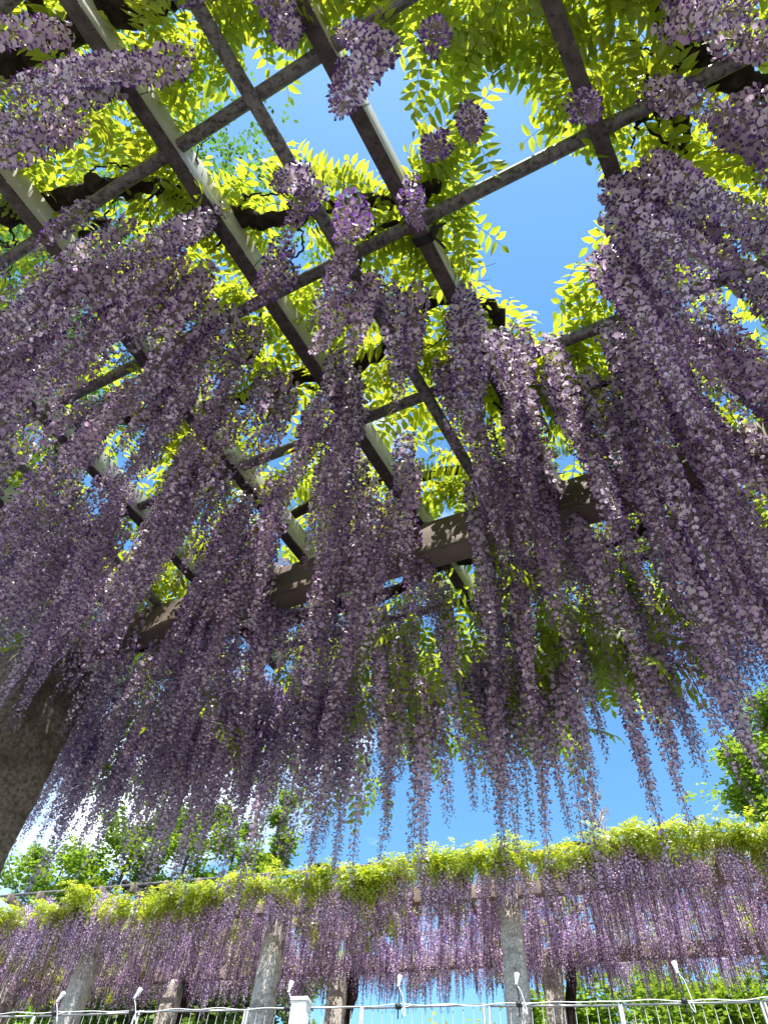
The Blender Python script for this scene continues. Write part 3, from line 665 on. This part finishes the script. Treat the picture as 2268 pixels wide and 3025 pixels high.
for vi, (w0, w1, lab, tw) in enumerate(vines):
    base = fp(13.7, tw, TERR)
    fv = empty('wisteria_vine', tuple(base), lab, 'wisteria', 'wisterias on the far pergola')
    trunk = smooth_path([base + np.array([0, 0, -0.05]), base + PT * 0.1 + UP * 1.0, base - PT * 0.05 + UP * 2.1, base + PT * 0.12 + UP * 3.2, fp(13.2, tw + 0.2, GB + 0.5), fp(12.2, tw + 0.9, GB + 0.55), fp(11.0, tw + 1.4, GB + 0.5)], 6)
    V, F = tube_geo(trunk - base, np.linspace(0.14, 0.05, len(trunk)), 10, 0.1, 5 + vi)
    obj('trunk', mesh_np('trunk', V, F, M['bark'], smooth=True), fv)
    for q in range(3):
        ww = np.linspace(tw, w0 + 0.4 if q == 0 else w1 - 0.4, 7); dd = 12.2 - 0.7 * q
        P = smooth_path([fp(dd + 0.2 * math.sin(3 * j + q), ww[j], GB + 0.46 + 0.05 * math.sin(2 * j)) for j in range(7)], 5)
        V, F = tube_geo(P - base, np.linspace(0.05, 0.025, len(P)), 8, 0.1, 25 + q); obj('limb', mesh_np('limb', V, F, M['bark'], smooth=True), fv)
    # racemes: front rows are parts, the shaded interior is one mass
    nfront = int(min(290, (w1 - w0) * 66))
    for q in range(nfront):
        w = rng.uniform(w0, w1); d = 10.25 + abs(rng.normal(0, 0.35))
        clump = math.sin(3.1 * w + 0.7) + 0.6 * math.sin(7.3 * w)
        if clump < -0.9 and rng.uniform() < 0.7 and w > -6.5: continue
        k = int(rng.integers(0, 4)) if w < -6.8 else int(rng.integers(0, 2))
        o = obj('raceme', FRM[k], fv, tuple(fp(d, w, GB + 0.38 + 0.6 * sag(w) + rng.uniform(-0.12, 0.1)) - base))
        s = rng.uniform(0.85, 1.1) * (1.0 if w < -6.8 else 0.92); o.scale = (1, 1, s); o.rotation_euler = (rng.normal(0, 0.03), rng.normal(0, 0.03), rng.uniform(0, 6.28))
    n = int((w1 - w0) * 150)
    locs = np.array([fp(rng.uniform(10.9, 14.2), rng.uniform(w0, w1), GB + 0.34 + rng.uniform(-0.1, 0.1)) for _ in range(n)]) - base
    V, F, T = scatter(FRAC, rng.integers(0, 2, n), rot_mats(n, rng), locs)
    o = obj('raceme_mass', mesh_np('raceme_mass', V, F, M['petal_far'], T), fv); o['kind'] = 'stuff'
    # leaves: rosettes of drooping compound leaves along the front edge and over the roof
    mats, locs, tin = [], [], []
    for _ in range(int((w1 - w0) * 25)):
        w = rng.uniform(w0, w1); front = rng.uniform() < 0.5
        if front and w < -6.5 and rng.uniform() < 0.35: continue
        d = 10.05 + abs(rng.normal(0, 0.25)) if front else rng.uniform(10.3, 14.4)
        hump = 0.5 + 0.5 * math.sin(2.7 * w + 1.3) * math.sin(1.1 * w)
        cz = GB + 0.5 + sag(w) * (1.0 if d < 11.6 else 0.6) + rng.uniform(-0.05, 0.08 + 0.14 * hump) - (0.1 if front else 0)
        shade = rng.uniform(0.82, 1.15); lead = rng.uniform(0, 6.28)
        for j in range(int(rng.integers(14, 24))):
            a = lead + j * 2.4 + rng.normal(0, 0.3)
            dr = np.array([math.cos(a), math.sin(a), rng.uniform(-0.5, 0.75)])
            mats.append(frame(dr, rng.normal(0, 0.3), rng) * rng.uniform(0.75, 1.15)); locs.append(fp(d, w, cz) + rng.normal(0, 0.07, 3) - base)
            tin.append(np.array([1.04, 1.0, 1.0]) * shade * rng.uniform(0.85, 1.15))
    n = len(mats)
    V, F, T = scatter(FLEAF, rng.integers(0, 3, n), np.array(mats), np.array(locs), np.array(tin))
    o = obj('leaf_mass', mesh_np('leaf_mass', V, F, M['leaf'], T), fv); o['kind'] = 'stuff'

# ------------------------------------------------------------------ fence on the terrace edge
FD = 9.0; FTOP = CAM_Z + 3.13
def fq(d, w, z): return FN * d + FT * w + np.array([0, 0, z])
PW = 1.46; W0 = -9.9
bar_me = None
flabel = ['galvanised fence panel under the spotlight leaning hard at the cable end', 'galvanised fence panel carrying two white spotlights', 'galvanised fence panel without any spotlight, next to the one carrying two',
    'galvanised fence panel right behind the white capped post', 'galvanised fence panel whose spotlight stands against open sky', 'galvanised fence panel in front of the weathered granite column',
    'galvanised fence panel under the spotlight raised highest on its stalk', 'galvanised fence panel just past the highest spotlight, carrying no lamp']
panels = []
for i in range(1, 9):
    wa = W0 + i * PW; wc = wa + PW / 2
    org = fq(FD, wc, TERR); yaw = math.atan2(FT[1], FT[0]); tl = 0.012 * math.sin(2.3 * i)
    p = empty('fence_panel', tuple(org), flabel[i - 1], 'fence panel', 'fence panels along the terrace edge')
    p.rotation_euler = (0, tl, yaw); panels.append(p)
    hgt_ = FTOP - TERR + 0.015 * math.sin(5.1 * i)
    def bar(name, a, b, r, k=8):
        V, F = tube_geo(np.array([a, (np.array(a) + np.array(b)) / 2, b]), r, k); return obj(name, mesh_np(name, V, F, M['fence_steel'], smooth=True), p)
    hw = PW / 2 - 0.02
    for zz, nm in ((hgt_, 'top_rail'), (0.16, 'bottom_rail')): bar(nm, (-hw, 0, zz), (hw, 0, zz), 0.011)
    for x in (-hw, hw): bar('post', (x, 0, 0.0), (x, 0, hgt_ + 0.01), 0.016)
    if bar_me is None:
        V, F = tube_geo(np.array([(0, 0, 0.16), (0, 0, 0.5), (0, 0, FTOP - TERR)]), 0.0038, 6); bar_me = mesh_np('bar', V, F, M['fence_steel'], smooth=True)
    for x in np.linspace(-hw, hw, 13)[1:-1]: obj('bar', bar_me, p, (float(x), 0, 0))
# white cable looped along the top rail
cab = []
for w in np.arange(-8.3, 3.2, 0.12):
    cab.append(fq(FD - 0.022 + 0.014 * math.sin(9 * w), w, FTOP + 0.012 + 0.01 * math.sin(3.7 * w) * math.sin(0.9 * w) + 0.006 * math.sin(11 * w)))
co = fq(FD, -2.6, TERR)
V, F = tube_geo(smooth_path(cab, 3) - co, 0.005, 6)
o = obj('cable', mesh_np('cable', V, F, M['white_plastic'], smooth=True), None, tuple(co)); tag(o, 'white power cable wound along the top rail of the metal fence', 'cable')

def lathe(prof, k=18):
    a = np.linspace(0, 2 * np.pi, k, endpoint=False); V = np.array([(r * math.cos(t), r * math.sin(t), z) for r, z in prof for t in a]); F = []
    for i in range(len(prof) - 1):
        for j in range(k):
            j2 = (j + 1) % k; p, q, r_, s_ = i * k + j, i * k + j2, (i + 1) * k + j2, (i + 1) * k + j
            F += [(p, q, r_), (p, r_, s_)]
    return V, np.array(F)
hv, hf = lathe([(0.0, -0.13), (0.026, -0.13), (0.03, -0.12), (0.03, -0.05), (0.036, -0.04), (0.04, 0.0), (0.052, 0.05), (0.058, 0.08), (0.058, 0.105), (0.05, 0.105)])
gv, gf = lathe([(0.051, 0.1), (0.04, 0.116), (0.02, 0.126), (0.0, 0.129)])
head_me = mesh_np('lamp_head', hv, hf, M['white_plastic'], smooth=True); lens_me = mesh_np('lens', gv, gf, M['lamp_glass'], smooth=True)
spots = [(-21.9, 0.16, 'white spotlight leaning hard at the end of the cable'), (-18.1, 0.18, 'white spotlight aimed up beside the leaning granite column'), (-13.3, 0.2, 'white spotlight tilted towards the dark tree trunks'),
         (-2.9, 0.23, 'white spotlight right above the white capped post'), (5.0, 0.26, 'white spotlight standing clear against open sky'), (13.6, 0.25, 'white spotlight in front of the weathered granite column'), (24.8, 0.32, 'white spotlight raised highest on its stalk over the fence')]
for i, (az, hh, lab) in enumerate(spots):
    w = FD * math.tan(math.radians(az - 18.5)); b = fq(FD - 0.03, w, FTOP)
    sp = empty('spotlight', tuple(b), lab, 'spotlight', 'spotlights clipped to the fence')
    tx = [0.3, 0.35, 0.3, 0.1, 0.08, 0.12, -0.06][i]; hd = np.array([FT[0] * tx, FT[1] * tx, 1.0]) + FN * 0.25; hd /= np.linalg.norm(hd)
    h = obj('lamp_head', head_me, sp, (0, 0, hh)); h.scale = (0.54, 0.54, 0.54); h.rotation_euler = Vector(hd).to_track_quat('Z', 'Y').to_euler()
    obj('lens', lens_me, h)
    low = np.array([0, 0, hh]) - hd * 0.068
    V, F = tube_geo(smooth_path([(0, 0, -0.12), (0, 0, 0.0), low * 0.5 + np.array([0.012, 0, 0]), low], 5), 0.008, 8); obj('stalk', mesh_np('stalk', V, F, M['black_rubber'], smooth=True), sp)
    V, F = tube_geo(smooth_path([low, low + FT * 0.05 - UP * 0.08, FT * 0.09 - UP * 0.1, FT * 0.05 - UP * 0.02, FT * 0.16 + UP * 0.01], 6), 0.0045, 6); obj('cord', mesh_np('cord', V, F, M['white_plastic'], smooth=True), sp)
    V, F = box_geo((0, 0, 0), FT * 0.03, FN * 0.028, UP * 0.022); obj('clamp', mesh_np('clamp', V, F, M['black_rubber']), sp)

wp = fq(FD - 0.22, (FD - 0.22) * math.tan(math.radians(-2.0 - 18.5)), ground_z(*fq(FD - 0.22, 0, 0)[:2]))
wpost = empty('post', tuple(wp), 'white square post with an overhanging cap standing at the fence', 'post')
o0 = np.zeros(3); hp = FTOP - wp[2] - 0.02
bevel_box('shaft', (0, 0, hp / 2), FT * 0.09, FN * 0.09, UP * hp / 2, M['white_plastic'], wpost, 0.006)
bevel_box('cap', (0, 0, hp + 0.022), FT * 0.105, FN * 0.105, UP * 0.02, M['white_plastic'], wpost, 0.006)

# ------------------------------------------------------------------ trees
LQ = []
for k in range(6):
    acc = Acc(); r = np.random.default_rng(900 + k)
    for j in range(7):                                       # a tuft of seven leaves
        d = r.normal(0, 1, 3); d[2] = abs(d[2]) * 0.4 - 0.2; d /= np.linalg.norm(d); n_ = r.normal(0, 0.5, 3) + UP; s2 = np.cross(n_, d); s2 /= np.linalg.norm(s2)
        P = r.normal(0, 0.55, 3); c = np.ones(3) * r.uniform(0.75, 1.2)
        acc.add([P, P + d * 0.5 + s2 * 0.3, P + d * 1.0, P + d * 0.5 - s2 * 0.3], QT, c)
    LQ.append(acc.arrays())

def tree(name, label, base, height, rad, col, seed, leaf=0.17, ntuft=2600, shape='round', bark='tree_bark', lean=(0, 0), clear=0.25, group=None, leafless=False):
    r = np.random.default_rng(seed); base = np.asarray(base, float)
    t = empty(name, tuple(base), label, 'tree', group)
    top = np.array([lean[0], lean[1], height * 0.93])
    tp = smooth_path([np.zeros(3) - UP * 0.1, top * 0.3 + r.normal(0, 0.12, 3) * rad * 0.3, top * 0.62 + r.normal(0, 0.12, 3) * rad * 0.3, top], 6)
    r0 = height * (0.017 if not leafless else 0.009)
    V, F = tube_geo(tp, np.linspace(r0, r0 * 0.12 if not leafless else 0.02, len(tp)), 9, 0.05, seed); obj('trunk', mesh_np('trunk', V, F, M[bark], smooth=True), t)
    acc = Acc(); tips = []; nl = 22 if not leafless else 70
    for i in range(nl):
        f = clear + (0.98 - clear) * (i + r.uniform(0, 1)) / nl; k = min(len(tp) - 1, int(f * (len(tp) - 1))); P0 = tp[k]
        prof = {'round': math.sin(math.pi * (0.12 + 0.83 * (f - clear) / (1 - clear))) ** 0.7, 'spire': (1 - (f - clear) / (1 - clear)) ** 0.75 * 0.95 + 0.05}[shape]
        a = i * 2.4 + r.normal(0, 0.4); ln = rad * prof * r.uniform(0.7, 1.12)
        dr = np.array([math.cos(a), math.sin(a), r.uniform(0.25, 0.8) if not leafless else r.uniform(1.2, 2.2)]); dr /= np.linalg.norm(dr)
        P = smooth_path([P0, P0 + dr * ln * 0.5 + r.normal(0, 0.06, 3) * ln, P0 + dr * ln + UP * 0.08 * ln], 4)
        acc.add(*tube_geo(P, np.linspace(max(0.02, r0 * 0.32 * (1.1 - f)), 0.012 if not leafless else 0.024, len(P)), 5, cap=False))
        tips += [(P[-1], 0.2), (P[len(P) * 2 // 3], 0.22), (P[len(P) // 3], 0.18)]
        for j in range(3 if not leafless else 7):
            q = P[int(r.integers(len(P) // 3, len(P)))]; d2 = dr + r.normal(0, 0.55, 3); d2 /= np.linalg.norm(d2)
            e = q + d2 * ln * r.uniform(0.2, 0.42); acc.add(*tube_geo(np.array([q, (q + e) / 2 + r.normal(0, 0.03, 3) * ln, e]), [0.014, 0.01, 0.005] if not leafless else [0.024, 0.02, 0.014], 4, cap=False)); tips.append((e, 0.17))
    lo = obj('limbs', acc.mesh('limbs', M[bark], True), t); lo['kind'] = 'stuff'
    if leafless: return t
    n = ntuft; wch = r.integers(0, len(tips), n); sz = np.array([q[1] for q in tips]); C = np.array([q[0] for q in tips])
    locs = C[wch] + r.normal(0, 1, (n, 3)) * (sz[wch] * rad * np.where(r.uniform(0, 1, n) < 0.88, 0.48, 0.9))[:, None] * np.array([1, 1, 0.75])
    clump = r.uniform(0.78, 1.15, len(tips))[wch]
    mats = rot_mats(n, r) * (leaf * r.uniform(0.7, 1.3, n))[:, None, None]
    tin = np.array(col)[None] * (clump * r.uniform(0.85, 1.15, n))[:, None] * np.stack([r.uniform(0.9, 1.15, n), np.ones(n), np.ones(n)], 1)
    V, F, T = scatter(LQ, r.integers(0, 6, n), mats, locs, tin)
    cr_ = obj('crown', mesh_np('crown', V, F, M['tree_leaf'], T), t); cr_['kind'] = 'stuff'
    return t
def at(az, D): return (D * math.sin(math.radians(az)), D * math.cos(math.radians(az)), TERR - 0.05)
G1, G2, G3 = (0.21, 0.34, 0.03), (0.16, 0.29, 0.035), (0.13, 0.23, 0.045)
def hz(D, el): return D * math.tan(math.radians(el)) + CAM_Z - TERR
tree('broadleaf_tree', 'low airy green tree behind the flower curtain at the bare rafter ends', at(-21.5, 26), hz(26, 25.5), 2.6, G2, 1, ntuft=1700)
tree('broadleaf_tree', 'round bright green tree behind the far wisteria curtain, next to the airy tree', at(-17.0, 25), hz(25, 29.6), 2.3, G1, 2, ntuft=2100)
tree('broadleaf_tree', 'tall full bright green tree, bushiest of those behind the wisteria curtain', at(-12.8, 26), hz(26, 31.2), 2.2, G1, 3, ntuft=2200)
tree('broadleaf_tree', 'darker loose green tree between the bushiest tree and the pointed one', at(-9.3, 28), hz(28, 31.0), 1.7, G2, 4, ntuft=1500)
tree('broadleaf_tree', 'slender pointed green tree rising highest above the far wisteria', at(-6.1, 25), hz(25, 34.0), 1.6, G1, 5, ntuft=1700, shape='spire')
tree('broadleaf_tree', 'large dense green tree towering over the yellow wisteria top', at(38.5, 21), hz(21, 37.0), 2.9, G1, 6, ntuft=6000)
tree('bare_tree', 'pale bare tree with fine upright twigs behind the yellow wisteria leaves', at(21.5, 30), hz(30, 34.6), 1.5, G1, 7, shape='round', bark='pale_bark', leafless=True, clear=0.45)
tree('broadleaf_tree', 'wide green tree filling the view under the far pergola past the granite column', at(24, 21), hz(21, 20.5), 3.2, G1, 8, ntuft=4200, clear=0.12)
tree('broadleaf_tree', 'green tree under the far pergola beside the raised spotlight', at(33, 24), hz(24, 21.5), 3.4, G1, 9, ntuft=4200, clear=0.12)
tree('broadleaf_tree', 'shady green tree with dark trunk seen under the far pergola girder', at(-7.5, 20), hz(20, 21.0), 2.6, G3, 10, ntuft=3600, clear=0.3)
tree('broadleaf_tree', 'green tree low behind the columns below the long flower curtain', at(-17, 22), hz(22, 18.5), 2.8, G2, 11, ntuft=3600, clear=0.12)
tree('broadleaf_tree', 'small rounded yellow-green tree against the sky under the far pergola', at(7.5, 24), hz(24, 18.6), 1.1, (0.3, 0.34, 0.03), 12, ntuft=1300, clear=0.12)
tree('broadleaf_tree', 'pale green tree just behind the rear granite column', at(14.5, 26), hz(26, 20.6), 1.7, G1, 13, ntuft=2200, clear=0.12)
tree('broadleaf_tree', 'small-leaved green tree whose crown shows through the leaves above the rafters', (-5.2, 0.2, 0), 10.2, 3.6, (0.09, 0.21, 0.035), 14, leaf=0.055, ntuft=7000, lean=(1.5, 1.0), clear=0.45)
